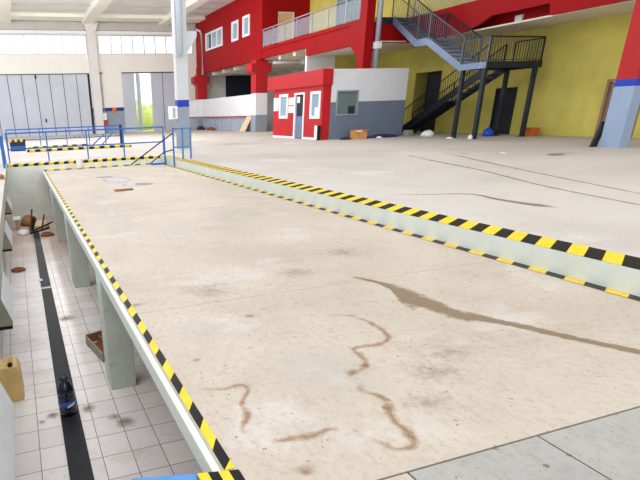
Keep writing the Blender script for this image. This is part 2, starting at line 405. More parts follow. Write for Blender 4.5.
struct('floor_pit', b, ['tile', 'tilestain'], 'white tiled floor down in the inspection pit', 'floor')
b = MB(); b.box(-.69, 5.06, 19.1, 19.16, PF, 0); struct('wall_pit_end', b, 'greenlit', 'pale green end wall of the inspection pit', 'wall')
b = MB(); b.box(-.69, -.64, 1.9, 19.1, PF, -.25); struct('wall_pit_left', b, 'greenlit', 'pale left wall of the pit carrying the slanted lamps', 'wall')
b = MB(); b.box(-.69, 5.03, 1.8, 1.86, PF, -.42); struct('wall_pit_near', b, 'green2', 'near wall of the pit under the grey slab', 'wall')
b = MB(); b.box(5.03, 5.06, -4, 19.1, PF, 0); struct('wall_pit_right', b, 'green', 'low pale green step wall between the two striped tapes', 'wall')
b = MB(); b.hexa([(PX, 1.585, -.36), (PX + .045, 1.585, -.36), (e1, 19.1, -.36), (e1 - .045, 19.1, -.36), (PX, 1.585, SL), (PX + .045, 1.585, SL), (e1, 19.1, SL), (e1 - .045, 19.1, SL)]); struct('trim_1', b, 'green', 'pale green edge beam of the slab along the pit', 'edge beam', bevel=.008)
for i, y in enumerate((5.78, 10.27, 14.75)):
    b = MB(); k = KX * (y - 1.2); b.box(PX + .002 + k, PX + .335 + k, y, y + .36, PF, -.421)
    b.box(PX + .002 + k, PX + .042 + k, y + .005, y + .35, -.421, -.361)
    struct('pillar_%d' % (i + 1), b, 'green2', 'pale green concrete pillar under the slab edge, %s one along the pit' % ('nearest', 'middle', 'farthest')[i], 'pillar', bevel=.01)

# ------------------------------------------------------------------ hazard tapes
def tape(name, label, org, u, v, L, W, per, skew, ph=0.0, mats=('yellowtape', 'blacktape'), extra=None):
    """striped tape from org along u (length L) and v (width W); stripes slant by skew across the width"""
    o, u, v = Vector(org), Vector(u), Vector(v); b = MB()
    k = -2
    def q(a, c, w): return o + u * min(max(a, 0), L) + v * w
    while (k - 1) * per / 2 + ph < L + abs(skew):
        a0 = k * per / 2 + ph; a1 = a0 + per / 2; b.cur = k % 2
        rows = [(0, 0), (W, skew)]
        pts = [q(a0, 0, 0), q(a1, 0, 0), q(a1 + skew, 0, W), q(a0 + skew, 0, W)]
        if (pts[0] - pts[1]).length + (pts[2] - pts[3]).length > 1e-5: 
            b.add(pts, [(0, 1, 2, 3)])
            if extra:
                e = Vector(extra); b.add([pts[0], pts[1], pts[1] + e, pts[0] + e], [(3, 2, 1, 0)])
        k += 1
    return tag(b.build(name, list(mats)), label, 'hazard tape', 'yellow and black hazard tapes')
tape('hazard_tape', 'wide yellow and black tape on the hall floor edge right of the slab', (5.035, -1, .003), (0, 1, 0), (1, 0, 0), 20.1, .395, .346, .23, .02 + .174)
tape('hazard_tape', 'narrow worn yellow and black tape on the slab at the foot of the step wall', (4.915, 1.6, SL + .004), (0, 1, 0), (1, 0, 0), 17.4, .115, .395, .06, .02, ('yellowworn', 'blackworn'))
tape('hazard_tape', 'yellow and black tape along the slab edge above the pit', (PX + .058, 1.9, SL + .004), (KX, 1, 0), (1, 0, 0), 17.1, .056, .405, .1, .17)
tape('hazard_tape', 'yellow and black tape on the floor edge above the pit end wall', (-.36, 19.098, .004), (1, 0, 0), (0, 1, 0), 5.39, .42, .34, .1, .02, extra=(0, 0, -.075))
tape('hazard_tape', 'worn yellow and black tape across the far end of the slab', (PX + .14, 18.6, SL + .004), (1, 0, 0), (0, 1, 0), 4.16, .48, .41, .1, .06, ('yellowworn', 'blackworn'))
b = MB(); b.box(.6, 3.75, 29.0, 29.6, .002, .1); b.box(.45, 5.45, 26.0, 26.5, .002, .1); struct('trim_9', b, 'green', 'two low kerbs on the floor between the blue rails', 'kerb')
tape('hazard_tape', 'striped tape on the low kerb behind the blue rail, farther of two', (.62, 28.99, .104), (1, 0, 0), (0, 1, 0), 3.1, .55, .5, .05, extra=(0, 0, -.09))
tape('hazard_tape', 'striped tape on the low kerb behind the blue rail, nearer of two', (.5, 25.99, .104), (1, 0, 0), (0, 1, 0), 4.9, .45, .5, .05, .1, extra=(0, 0, -.09))
tape('hazard_tape', 'short striped tape on the floor near the grey folding doors', (4.5, 45.2, .004), (1, 0, 0), (0, 1, 0), 1.3, 1.4, .4, .05)
tape('hazard_tape', 'short striped tape beyond the blue rail on the dark post side', (3.9, 29.0, .004), (1, 0, 0), (0, 1, 0), 1.1, .7, .36, .05)

# ------------------------------------------------------------------ pit contents
t = thing('drain_channel', 'dark grating strip running down the middle of the tiled pit floor', 'drain', (.12, 9, PF))
b = MB(); b.hexa([(0, 1.9, PF + .001), (.235, 1.9, PF + .001), (.305, 16.7, PF + .001), (.13, 16.7, PF + .001), (0, 1.9, PF + .012), (.235, 1.9, PF + .012), (.305, 16.7, PF + .012), (.13, 16.7, PF + .012)])
b.build('grating', 'rubber', t)
def lamp(y):
    t = thing('pit_lamp', '', 'lamp', (-.64, y, -1.0), 'slanted lamps on the left pit wall')
    b = MB(); b.prism([(-.639, -.80), (-.50, -.83), (-.40, -1.16), (-.40, -1.22), (-.639, -1.22)], 'y', y, y + 1.55); b.build('housing', 'greyblock', t, bevel=.012)
    b = MB(); b.hexa([(-.496, y + .02, -.83), (-.396, y + .02, -1.16), (-.396, y + 1.53, -1.16), (-.496, y + 1.53, -.83),
                      (-.486, y + .02, -.826), (-.384, y + .02, -1.165), (-.384, y + 1.53, -1.165), (-.486, y + 1.53, -.826)]); b.build('diffuser', 'lamp', t, bevel=.01)
    b = MB(); b.prism([(-.638, -.81), (-.502, -.84), (-.41, -1.15), (-.41, -1.21), (-.638, -1.21)], 'y', y - .012, y); b.build('end_cap', 'greyblock', t)
    MB().prism([(-.635, -1.225), (-.405, -1.225), (-.405, -1.26), (-.635, -1.26)], 'y', y - .01, y + 1.56).build('base_rail', 'black', t)
    return t
l0 = lamp(3.1); l0['label'] = 'slanted white lamp on the left pit wall, nearest, above the yellow jug'
dup(l0, (0, 3.85, 0), 'slanted white lamp on the left pit wall, second from the yellow jug')
dup(l0, (0, 8.6, 0), 'slanted white lamp on the left pit wall, third from the yellow jug')
dup(l0, (0, 13.6, 0), 'slanted white lamp on the left pit wall, next to the pit end wall')

t = thing('water_bottle', 'large dark blue plastic bottle standing on the drain grating', 'bottle', (.13, 5.42, PF + .016))
c = (.13, 5.42, PF + .017)
prof = [(.07, 0), (.098, .01), (.1, .03), (.1, .08), (.094, .09), (.1, .1), (.1, .19), (.094, .2), (.1, .21), (.1, .25), (.094, .26), (.1, .27), (.1, .31), (.09, .35), (.06, .4), (.032, .425), (.03, .44)]
MB().lathe(prof, c, 24).build('body', 'bottle', t, smooth=True)
MB().lathe([(.03, .44), (.042, .44), (.042, .475), (.036, .48)], c, 20).build('cap', 'navy', t)
MB().lathe([(.101, .125), (.102, .126), (.102, .185), (.101, .186)], c, 24).build('label_band', 'label', t, smooth=True)
b = MB()
for i in range(7):      # pale letters on the band, running up to the right
    a = -1.55 + i * .13; zz = PF + .148 + i * .004
    for dx in (-.012, .012):
        p = Vector((c[0] + .1025 * math.cos(a + dx * 2.4), c[1] + .1025 * math.sin(a + dx * 2.4), zz)); b.rbox(p, (.006, .003, .028), a + math.pi / 2, 0, .2)
b.build('lettering', 'paperwhite', t)
t.rotation_euler = (0, 0, 0)
hb = MB(); hb.tube([(c[0] - .05, c[1], PF + .455), (c[0] - .045, c[1], PF + .475), (c[0], c[1], PF + .53), (c[0] + .045, c[1], PF + .475), (c[0] + .05, c[1], PF + .455)], .006); hb.build('carry_loop', 'navy', t, smooth=True)

t = thing('jerrycan', 'yellowed plastic jerrycan with a dark spout on the pit tiles', 'jerrycan', (-.47, 6.1, PF))
b = MB(); b.prism([(-.63, PF + .002), (-.365, PF + .002), (-.355, PF + .05), (-.355, PF + .40), (-.385, PF + .47), (-.60, PF + .47), (-.63, PF + .44)], 'y', 5.96, 6.26); b.build('body', 'jug', t, bevel=.012)
MB().lathe([(.03, 0), (.03, .035), (.022, .035), (.02, .01)], (-.46, 6.0, PF + .47), 16).build('spout', 'black', t)
b = MB(); b.tube([(-.45, 6.08, PF + .465), (-.45, 6.09, PF + .52), (-.45, 6.2, PF + .52), (-.45, 6.22, PF + .465)], .016); b.build('handle', 'jug', t, smooth=True)

t = thing('wooden_trough', 'broken wooden trough lying on the tiles behind the nearest pillar', 'trough', (.72, 6.95, PF))
for nm, (p, q, w, h, m) in {'side_board': ((.60, 7.35, PF + .07), (.74, 6.62, PF + .07), .03, .13, 'greyblock'), 'end_board': ((.60, 7.35, PF + .09), (.95, 7.45, PF + .09), .03, .14, 'wood'),
                         'far_board': ((.78, 7.4, PF + .06), (.98, 6.75, PF + .06), .03, .11, 'wood'), 'base_board': ((.69, 7.3, PF + .012), (.86, 6.72, PF + .012), .2, .02, 'rust')}.items():
    MB().bar(p, q, w, h).build(nm, m, t)

def slat(name, label, cat, p, q, w, h, m):
    return tag(MB().bar(p, q, w, h).build(name, m), label, cat, 'scrap heaped at the far end of the pit')
slat('scrap_plank', 'reddish brown stick standing highest out of the scrap heap', 'stick', (.06, 16.5, PF + .03), (.19, 16.4, -1.12), .04, .04, 'rust')
slat('scrap_plank', 'brown stick leaning on the right of the scrap heap', 'stick', (.40, 16.6, PF + .03), (.53, 16.5, -1.33), .045, .04, 'wood')
slat('scrap_plank', 'dark stick pointing to the right out of the scrap heap', 'stick', (.10, 16.2, PF + .1), (.74, 16.1, -1.50), .05, .04, 'black')
slat('scrap_bar', 'black bar lying flat on the scrap heap beside the grating', 'bar', (.02, 15.9, PF + .10), (.62, 16.0, PF + .20), .06, .05, 'black')
slat('scrap_post', 'thick black stub upright in the scrap heap at the end of the grating', 'post', (.10, 16.9, PF + .02), (.21, 16.8, -1.42), .12, .1, 'black')
def rag(name, label, cat, c, rx, ry, h, m, seed=1, group=None):
    rnd = random.Random(seed); vs = []; fs = []; n = 14; rr = [1, .98, .8, .5, .2]
    for j, r in enumerate(rr):
        for k in range(n):
            a = 2 * math.pi * k / n; q = r * (1 + rnd.uniform(-.14, .14))
            vs.append((c[0] + rx * q * math.cos(a), c[1] + ry * q * math.sin(a), c[2] + (0 if j == 0 else h * (1 - r * r * .85) ** .5 * rnd.uniform(.7, 1.08))))
    for j in range(len(rr) - 1):
        for k in range(n): fs.append((j * n + k, j * n + (k + 1) % n, (j + 1) * n + (k + 1) % n, (j + 1) * n + k))
    fs.append(tuple((len(rr) - 1) * n + k for k in range(n))); fs.append(tuple(range(n - 1, -1, -1)))
    return tag(MB().add(vs, fs).build(name, m, smooth=True), label, cat, group)
rag('crumpled_paper', 'crumpled white paper left of the grating end in the scrap heap', 'paper', (-.16, 16.45, PF + .002), .17, .3, .13, 'paperwhite', 3)
rag('rag', 'brown rag heaped against the end of the pit', 'rag', (.06, 17.98, PF + .002), .27, .42, .3, 'wood', 4)
rag('rag', 'reddish grey rag right of the grating end', 'rag', (.52, 15.9, PF + .002), .2, .25, .09, 'rust', 5)
rag('crumpled_sheet', 'pale sheet of scrap card behind the standing sticks', 'card', (.42, 17.4, PF + .002), .24, .4, .2, 'woodpale', 6)
rag('bark_piece', 'brown shoe shaped scrap lying by the left pit wall', 'scrap', (-.36, 12.2, PF + .002), .17, .2, .06, 'rust', 8)
rag('plastic_scrap', 'small white plastic scrap on the edge of the grating', 'scrap', (.09, 11.1, PF + .017), .05, .09, .03, 'paperwhite', 9)
tag(MB().rbox((.17, 10.5, PF + .02), (.2, .1, .01), .05).build('metal_strip', 'steel'), 'pale strip lying across the dark grating', 'strip')
tag(MB().rbox((-.30, 17.3, PF + .35), (.22, .3, .02), 0, .2, .0).build('white_tile', 'lamp'), 'loose white tile leaning at the far left corner of the pit', 'tile')
slat('scrap_plank', 'short pale block propping the white tile at the far left corner', 'block', (-.3, 17.45, PF + .001), (-.3, 17.45, PF + .32), .14, .1, 'woodpale')
t = thing('blue_step_bar', 'light blue steel bar with striped end at the near end of the pit', 'bar', (.55, 1.96, SL))
MB().bar((.29, 1.985, SL - .035), (.60, 1.905, SL - .035), .08, .05).build('bar', 'lightblue', t, bevel=.006)
b = MB()
for i in range(4):
    b.cur = i % 2; x = .605 + .05 * i; y = 1.845 - .011 * i; b.hexa([(x, y, SL - .06), (x + .05, y - .011, SL - .06), (x + .05, y + .07, SL - .06), (x, y + .08, SL - .06), (x, y, SL + .004), (x + .05, y - .011, SL + .004), (x + .05, y + .07, SL + .004), (x, y + .08, SL + .004)])
b.build('striped_end', ['yellowtape', 'blacktape'], t)

# ------------------------------------------------------------------ loose things on the slab and left edge
t = thing('bucket', 'small white bucket on the slab against the far striped tape', 'bucket', (2.03, 18.85, SL + .005))
MB().lathe([(.09, 0), (.115, .3), (.122, .3), (.122, .31), (.1, .31), (.085, .02)], (2.03, 18.85, SL + .005), 18).build('pail', 'paperwhite', t)
MB().tube([(2.03 + .12 * math.cos(a), 18.85 - .03, SL + .3 - .1 * math.sin(a)) for a in [math.pi * i / 8 for i in range(9)]], .006).build('handle', 'steel', t)
tag(MB().rbox((2.3, 12.3, SL + .015), (.42, .2, .025), .12).build('wood_offcut', 'rust'), 'small brown wood offcut lying on the slab before the grey patch', 'offcut')
tag(MB().rbox((-.52, 14.7, .05), (.22, .5, .1), .1).build('timber_block', 'wood', bevel=.008), 'brown timber block on the floor left of the pit', 'block')
tag(MB().rbox((13.9, 12.3, .012), (.14, .1, .02), .4).build('paper_scrap', 'paperwhite'), 'tiny white scrap alone on the open hall floor', 'scrap')

# ------------------------------------------------------------------ blue guard rails
def posts(t, pts, z0, z1, w=.045, mat='blue'):
    for (x, y) in pts: MB().box(x - w / 2, x + w / 2, y - w / 2, y + w / 2, z0, z1).build('post', mat, t)
t = thing('guard_rail', 'blue guard rail across the floor behind the pit end tape', 'railing', (2.5, 19.85, 0))
posts(t, [(-.26, 19.85), (1.09, 19.85), (2.5, 19.85), (3.85, 19.85), (5.38, 19.85)], 0, .985)
MB().box(-.285, 5.405, 19.82, 19.88, .96, 1.01).build('top_rail', 'blue', t); MB().box(-.26, 5.38, 19.83, 19.87, .44, .485).build('mid_rail', 'blue', t)
t = thing('guard_rail', 'blue guard rail along the left side of the pit corner', 'railing', (-.42, 18.8, 0))
posts(t, [(-.42, 17.9), (-.42, 18.6), (-.40, 19.7)], 0, .94, .06, 'blue')
MB().box(-.45, -.39, 17.87, 19.73, .91, .96).build('top_rail', 'blue', t); MB().box(-.44, -.40, 17.9, 19.7, .44, .49).build('mid_rail', 'blue', t)
MB().rbox((-.43, 18.25, .62), (.03, .55, .4)).build('mesh_panel', 'lightblue', t)
t = thing('guard_rail', 'second blue guard rail farther back, in line with the grey doors', 'railing', (2.5, 29.8, 0))
posts(t, [(-.34, 29.8), (1.32, 29.8), (2.7, 29.8), (3.9, 29.8), (4.8, 29.8)], 0, .94)
MB().box(-.36, 5.66, 29.77, 29.83, .92, .98).build('top_rail', 'blue', t); MB().box(-.34, 5.66, 29.78, 29.82, .40, .45).build('mid_rail', 'blue', t)
MB().box(3.9, 5.66, 29.78, 29.82, .74, .82).build('toe_rail', 'blue', t)
MB().box(5.60, 5.74, 29.74, 29.86, 0, 1.0).build('end_post', 'navy', t)
MB().bar((4.5, 29.4, .02), (5.2, 29.6, .62), .05).build('brace', 'blue', t)
MB().bar((4.0, 29.4, .02), (4.7, 29.6, .55), .05).build('brace', 'blue', t)
t = thing('stair_handrail', 'blue handrail frame standing at the slab corner under the grey column', 'railing', (5.3, 17.2, 0))
MB().box(4.985, 5.028, 17.17, 17.22, SL + .001, 1.0).build('post', 'blue', t)
posts(t, [(5.33, 17.2), (5.61, 17.2)], .005, .965, .05, 'lightblue')
MB().box(4.985, 5.635, 17.175, 17.225, .945, .99).build('top_rail', 'lightblue', t); MB().box(5.02, 5.62, 17.18, 17.22, .37, .41).build('mid_rail', 'lightblue', t)
MB().tube([(5.0, 17.2, .84), (3.78, 18.55, SL + .03)], .022).build('handrail', 'navy', t)
MB().tube([(5.0, 17.2, .32), (4.86, 17.9, .21), (4.5, 18.55, SL + .03)], .022).build('lower_rail', 'navy', t)
MB().box(4.5, 5.02, 18.3, 18.56, SL + .005, SL + .06).build('foot_plate', 'blue', t)
MB().box(4.95, 5.0, 18.2, 18.25, SL + .061, .75).build('stub_post', 'blue', t)
t = thing('opening_box', 'dark navy box with a striped lid, standing in for a dark pit opening, behind the left rail end', 'cabinet', (.12, 28.2, 0))  # solid dark box in place of an open pit stairway
MB().box(-.24, .5, 27.7, 28.6, 0, .42).build('body', 'navy', t, bevel=.01)
MB().box(-.24, .5, 27.69, 27.7, .15, .22).build('front_bar', 'blue', t)
b = MB()
for i in range(6): b.cur = i % 2; b.box(-.26 + .13 * i, -.13 + .13 * i, 27.66, 28.64, .421, .52)
b.build('lid', ['yellowworn', 'blackworn'], t)

# ------------------------------------------------------------------ rear wall
b = MB()
doorL, doorR = (-8.5, 7.27, 0, 5.1), (10.2, 15.6, 0, 5.15)
winL, winR = (-8.5, 7.35, 6.62, 8.15), (8.35, 17.2, 6.62, 8.15)
b.wall('y', BW, BW + .3, -9, 24, 0, 9.3, [doorL, doorR, winL, winR])
struct('wall_rear', b, 'wallcream', 'cream rear wall with blue band and clerestory windows', 'wall')
b = MB(); b.box(-9, 17.4, BW - .25, BW - .002, 8.18, 8.42); struct('trim_2', b, 'white', 'white gutter strip along the top of the clerestory windows', 'trim')
b = MB(); b.box(-9, 17.3, BW - .2, BW - .003, 8.46, 9.06); struct('trim_8', b, 'greystrip', 'grey concrete lintel over the clerestory windows', 'trim')
b = MB(); b.box(-9, 24, 48.3, 50.2, 9.06, 9.3); struct('trim_3', b, 'beam', 'pale cross beam under the ceiling before the rear wall', 'beam')
def clerestory(n, h, mull):
    f = MB(); f.frame('y', BW + .1, BW + .18, h[0], h[1], h[2], h[3], .06)
    for x in mull: f.box(x - .025, x + .025, BW + .1, BW + .18, h[2] + .06, h[3] - .06)
    o = struct('window_%d' % n, f, 'steel', ('long clerestory window strip above the folding door', 'clerestory window strip right of the white pilaster')[n - 1], 'window')
    MB().box(h[0] + .06, h[1] - .06, BW + .135, BW + .145, h[2] + .06, h[3] - .06).build('pane', 'glass', o)
clerestory(1, winL, [x for x in [1.02 + 1.05 * k for k in range(-9, 6)]])
clerestory(2, winR, [9.51, 10.43, 11.46, 12.53, 13.56, 14.6, 15.6, 16.5])
# folding doors
o = MB().frame('y', BW - .04, BW + .08, doorL[0], doorL[1] + .0, -.1, 5.1, .07)
o = struct('door_1', o, 'darkmetal', 'grey folding door of tall panels behind the blue rails', 'door')
xs = [.22 + 1.175 * k for k in range(-7, 7)]
for i in range(len(xs) - 1):
    MB().box(xs[i] + .03, xs[i + 1] - .03, BW + .0, BW + .06, .02, 5.03).build('panel', 'doorgrey', o)
    MB().box(xs[i] - .03, xs[i] + .03, BW + .02, BW + .05, .02, 5.03).build('seam', 'darkmetal', o)
MB().box(7.08, 7.2, BW + .0, BW + .05, .02, 5.03).build('seam', 'darkmetal', o)
MB().rbox((2.58, BW - .05, 4.85), (.14, .1, .3)).build('bolt', 'black', o); MB().rbox((3.0, BW - .05, 1.3), (.12, .1, .3)).build('bolt', 'black', o)
o = MB().box(10.2, 15.6, BW - .02, BW + .08, 5.06, 5.15); o = struct('door_2', o, 'darkmetal', 'partly open grey door with a bright gap beside the column', 'door')
MB().box(10.2, 11.36, BW + .02, BW + .08, .02, 5.06).build('panel', 'doorgrey', o)
MB().hexa([(11.52, BW + .02, .02), (12.05, BW + .9, .02), (12.1, BW + .86, .02), (11.58, BW + .0, .02), (11.52, BW + .02, 5.06), (12.05, BW + .9, 5.06), (12.1, BW + .86, 5.06), (11.58, BW + .0, 5.06)]).build('panel', 'doorgrey', o)
MB().box(12.95, 14.05, BW + .02, BW + .08, .02, 5.06).build('panel', 'doorgrey', o); MB().box(14.11, 15.6, BW + .02, BW + .08, .02, 5.06).build('panel', 'doorgrey', o)
MB().box(14.05, 14.11, BW + .03, BW + .06, .02, 5.06).build('seam', 'darkmetal', o)
b = MB(); b.box(7.36, 8.1, BW - .45, BW, 0, 9.06); b.prism([(7.1, 9.06), (8.4, 9.06), (8.1, 8.3), (7.36, 8.3)], 'y', BW - .6, BW - .45)
struct('pillar_4', b, 'lightwall', 'white pilaster on the rear wall between the grey doors', 'pilaster')
t = thing('standpipe', 'thin grey standpipe with boxes on the pier between the grey doors', 'pipe', (8.3, BW - .08, 0))
MB().tube([(8.3, BW - .08, 0), (8.3, BW - .08, 5.15)], .05).build('pipe', 'steel', t); MB().rbox((8.3, BW - .1, 5.1), (.3, .16, .12)).build('bracket', 'greyblock', t); MB().rbox((8.3, BW - .1, 4.0), (.16, .14, .5)).build('valve', 'steel', t)
t = thing('hose_cabinet', 'red hose cabinet with white box above it on the rear pier', 'cabinet', (8.28, BW - .2, 0))
MB().box(8.05, 8.5, BW - .33, BW - .14, .75, 1.15).build('body', 'redbox', t); MB().box(8.08, 8.47, BW - .30, BW - .14, 1.16, 1.75).build('switch_box', 'paperwhite', t)
tag(MB().prism([(8.95, 1.75), (9.35, 1.75), (9.5, 2.2), (9.15, 2.2)], 'y', BW - .06, BW - .01).build('orange_sign', 'orange'), 'orange slanted sign over the blue band of the rear pier', 'sign')
# outside, seen through the door gap
b = MB(); b.box(-10, 26, BW + .35, 90, -.3, -.05); struct('ground', b, 'outground', 'sunlit dry grass outside the rear door gap', 'ground')
for i, (x, y, r, h) in enumerate(((12.9, 60, 1.9, 3.6), (16.5, 64, 2.0, 2.6))):
    rag('bush', ('yellow green bush outside seen through the door gap', 'bush outside the rear wall behind the closed door leaf')[i], 'bush', (x, y, -.05), r, r, h, 'leaf', 20 + i)

# ------------------------------------------------------------------ ceiling and beams
b = MB(); b.box(-9, 26, 40.5, 51.3, 9.3, 9.5); b.cur = 1
for y in (42.6, 44.8, 47.0): b.box(-9, 24, y, y + .05, 9.28, 9.3)
struct('ceiling', b, ['ceil', 'steel'], 'light grey ceiling over the rear of the hall', 'ceiling')
for i, (x0, x1) in enumerate(((-.3, 1.2), (7.0, 7.95), (13.9, 14.75))):
    b = MB(); b.box(x0, x1, 30, 50.98, 8.9, 9.3)
    struct('beam_%d' % (i + 1), b, 'beam', ('white roof beam at the top left corner', 'white roof beam running back to the pilaster', 'white roof beam beside the red upper storey')[i], 'beam')

b = MB(); b.box(14.8, 26, -4, 40.5, 9.3, 9.5); struct('ceiling_shade', b, 'ceil', 'unseen roof over the mezzanine side of the hall, added to shade it', 'ceiling')  # out-of-view roof put in to darken the mezzanine side
# ------------------------------------------------------------------ tall column in the hall
b = MB(); b.box(6.92, 7.43, 22.8, 23.2, 0, 9.3); b.prism([(7.43, 4.6), (7.9, 4.6), (7.9, 4.4), (7.43, 3.75)], 'y', 22.9, 23.15); b.box(6.9, 7.45, 22.78, 23.22, 3.66, 3.72)
o = struct('column_1', b, 'colpaint', 'tall pale column with blue band behind the blue handrail', 'column')
MB().tube([(7.08, 22.66, 3.72), (7.08, 22.66, 9.3)], .12, 14).build('pipe', 'colpipe', o, smooth=True)
t = thing('electrical_box', 'white electrical box on the left side of the tall column', 'electrical box', (6.66, 22.9, 1.2))
MB().box(6.56, 6.918, 22.85, 23.1, 1.22, 1.74).build('body', 'paperwhite', t, bevel=.01); MB().box(6.7, 6.8, 22.835, 22.85, 1.28, 1.68).build('door', 'steel', t); MB().tube([(6.85, 22.95, .0), (6.85, 22.95, 1.22)], .025).build('conduit', 'steel', t)

# ------------------------------------------------------------------ mezzanine building, red upper storey
FX = 17.5
b = MB()
wins = [(44.2, 48.25, 6.56, 7.93), (40.9, 42.2, 6.56, 7.92), (38.8, 40.05, 6.6, 7.96)]
b.wall('x', FX, FX + .25, 36.75, BW, 5.45, 9.3, wins)
b.box(FX - .06, FX + .25, 36.75, BW, 4.82, 5.45)
struct('wall_right_upper', b, 'red', 'red wall of the upper storey with white framed windows', 'wall')
for i, h in enumerate(wins):
    f = MB(); f.frame('x', FX - .06, FX + .1, h[0], h[1], h[2], h[3], .16 if i else .14)
    if i == 0:
        f.box(FX - .03, FX + .08, 45.5, 45.6, h[2] + .1, h[3] - .1); f.box(FX - .03, FX + .08, 46.8, 46.9, h[2] + .1, h[3] - .1)
    o = struct('window_%d' % (3 + i), f, 'winframe', ('wide white window in the red upper wall', 'narrow white window in the red upper wall, left of a pair', 'narrow white window in the red upper wall nearest the balcony')[i], 'window')
    MB().box(FX + .05, FX + .07, h[0] + .12, h[1] - .12, h[2] + .12, h[3] - .12).build('pane', 'boothglass', o)
    if i == 0: MB().box(FX + .03, FX + .05, 46.9, 47.5, h[2] + .14, h[3] - .14).build('open_sash', 'dark', o)
b = MB(); b.wall('y', 36.75, 36.95, FX + .25, 21.2, 5.5, 9.3, [(18.72, 19.98, 5.5, 7.78)]); struct('wall_balcony_end', b, 'red', 'dark red end wall of the balcony with a beige doorway', 'wall')
o = MB().frame('y', 36.76, 36.9, 18.72, 19.98, 5.45, 7.78, .05); o = struct('door_3', o, 'winframe', 'door with painted reflection in the red end wall of the balcony', 'door'); MB().box(18.77, 19.93, 36.8, 36.86, 5.5, 7.73).build('leaf', 'beige', o)  # beige leaf painted in place of reflecting glass
b = MB(); b.wall('x', 21.2, 21.4, 8, 36.75, 5.5, 9.3, [(30.0, 33.3, 5.5, 7.9)]); struct('wall_balcony_back', b, 'yellow', 'yellow rear wall along the balcony', 'wall')
f = MB(); f.frame('x', 21.15, 21.3, 30.0, 33.3, 5.5, 7.9, .07)
for y in (30.85, 31.7, 32.5): f.box(21.17, 21.26, y - .035, y + .035, 5.5, 7.9)
o = struct('window_6', f, 'steel', 'grey glazed sliding doors in the yellow balcony wall', 'window'); MB().box(21.22, 21.24, 30.05, 33.25, 5.55, 7.85).build('pane', 'darkglass', o)
# balcony deck, fascias and soffits
b = MB(); b.box(FX + .2, 21.4, 24.4, 36.75, 5.3, 5.5); b.box(19.85, 21.4, 8, 24.4, 5.3, 5.5); struct('floor_balcony', b, 'cream', 'balcony floor slab over the yellow walkway', 'floor')
b = MB(); b.box(FX - .03, FX + .2, 30.55, 36.75, 4.86, 5.36); b.box(FX - .03, FX + .2, 24.75, 30.55, 4.42, 5.36); b.box(FX - .1, FX + .2, 24.75, 36.75, 5.36, 5.54)
struct('trim_4', b, 'red', 'red fascia beam under the glass balcony railing', 'fascia')
notch = [(8, 4.37), (16.48, 4.37), (16.58, 4.777), (19.2, 4.787), (19.77, 4.54), (20.56, 4.37), (24.3, 4.37), (24.3, 5.5), (8, 5.5)]
b = MB(); b.prism(notch, 'x', 19.65, 19.83); struct('trim_5', b, 'red', 'deep red fascia beam with a notch above the staircase', 'fascia')
b = MB(); b.box(20.5, 20.7, 8, 24.3, 4.40, 5.3); struct('trim_6', b, 'red', 'inner red beam seen through the notch of the fascia', 'beam')
b = MB(); b.box(17.58, 20.6, 24.31, 24.6, 4.41, 5.3); struct('trim_7', b, 'red', 'red end beam of the balcony above the stairs', 'beam')
t = thing('emergency_light', 'small white emergency light on the red beam above the stairs', 'light', (20.45, 18.5, 4.42)); MB().box(20.42, 20.5, 18.36, 18.72, 4.42, 4.72).build('housing', 'paperwhite', t, bevel=.01); MB().box(20.41, 20.42, 18.39, 18.69, 4.45, 4.69).build('diffuser', 'lamp', t)
b = MB(); b.box(19.83, 22.3, 8, 24.3, 4.34, 4.40); b.box(FX + .2, 22.3, 24.3, 30.55, 4.42, 4.48); b.box(FX + .2, 24, 30.55, 36.75, 4.86, 4.92); b.box(FX, 24, 36.75, BW, 4.82, 4.9)
for y in (32.2, 34.2): b.box(FX + .2, 22, y, y + .35, 4.6, 4.86)
for y in (39.5, 42, 44.5, 47): b.box(FX + .2, 24, y, y + .35, 4.55, 4.82)
struct('ceiling_walkway', b, 'cream', 'cream soffit under the balcony and upper storey', 'ceiling')
# ground level of the mezzanine
b = MB(); b.wall('x', 22.3, 22.5, 8, 30.6, 0, 5.3, [(24.45, 26.45, 0, 3.12), (19.6, 20.75, 0, 2.05), (14.2, 15.6, 0, 2.11)]); struct('wall_right', b, 'yellow', 'yellow wall behind the staircase', 'wall')
b = MB(); b.wall('x', 23.6, 23.7, 24.2, 26.7, 0, 3.3); b.box(22.5, 23.6, 26.45, 26.6, 0, 3.3); b.box(22.5, 23.6, 24.3, 24.45, 0, 3.3); b.box(22.5, 23.6, 24.45, 26.45, 3.12, 3.3); struct('wall_recess', b, 'yellow', 'yellow recess behind the stair flight', 'wall')
o = MB().frame('x', 22.7, 22.85, 24.45, 25.95, 0, 3.1, .08); o = struct('door_4', o, 'dark', 'dark door in the yellow recess behind the stair flight', 'door'); MB().box(22.75, 22.8, 24.5, 25.9, 0, 3.05).build('leaf', 'dark', o)
o = MB().frame('x', 22.25, 22.4, 19.6, 20.75, -.05, 2.05, .05); o = struct('door_5', o, 'dark', 'dark doorway in the yellow wall beside the stair posts', 'door'); MB().box(22.38, 22.43, 19.65, 20.7, 0, 2.0).build('leaf', 'dark', o)
o = MB().frame('x', 22.25, 22.45, 14.2, 15.6, -.1, 2.11, .1); o = struct('door_6', o, 'doorbrown', 'brown door frame behind the red and blue column', 'door'); MB().box(22.36, 22.41, 14.3, 15.5, 0, 2.0).build('leaf', 'doorbrown', o)
b = MB(); b.box(FX + .1, 19.57, 30.6, 30.8, 0, 4.86); b.cur = 1; b.box(19.57, 22.5, 30.6, 30.8, 0, 4.86); struct('wall_partition', b, ['white', 'yellow'], 'white and yellow partition behind the booth roof', 'wall')
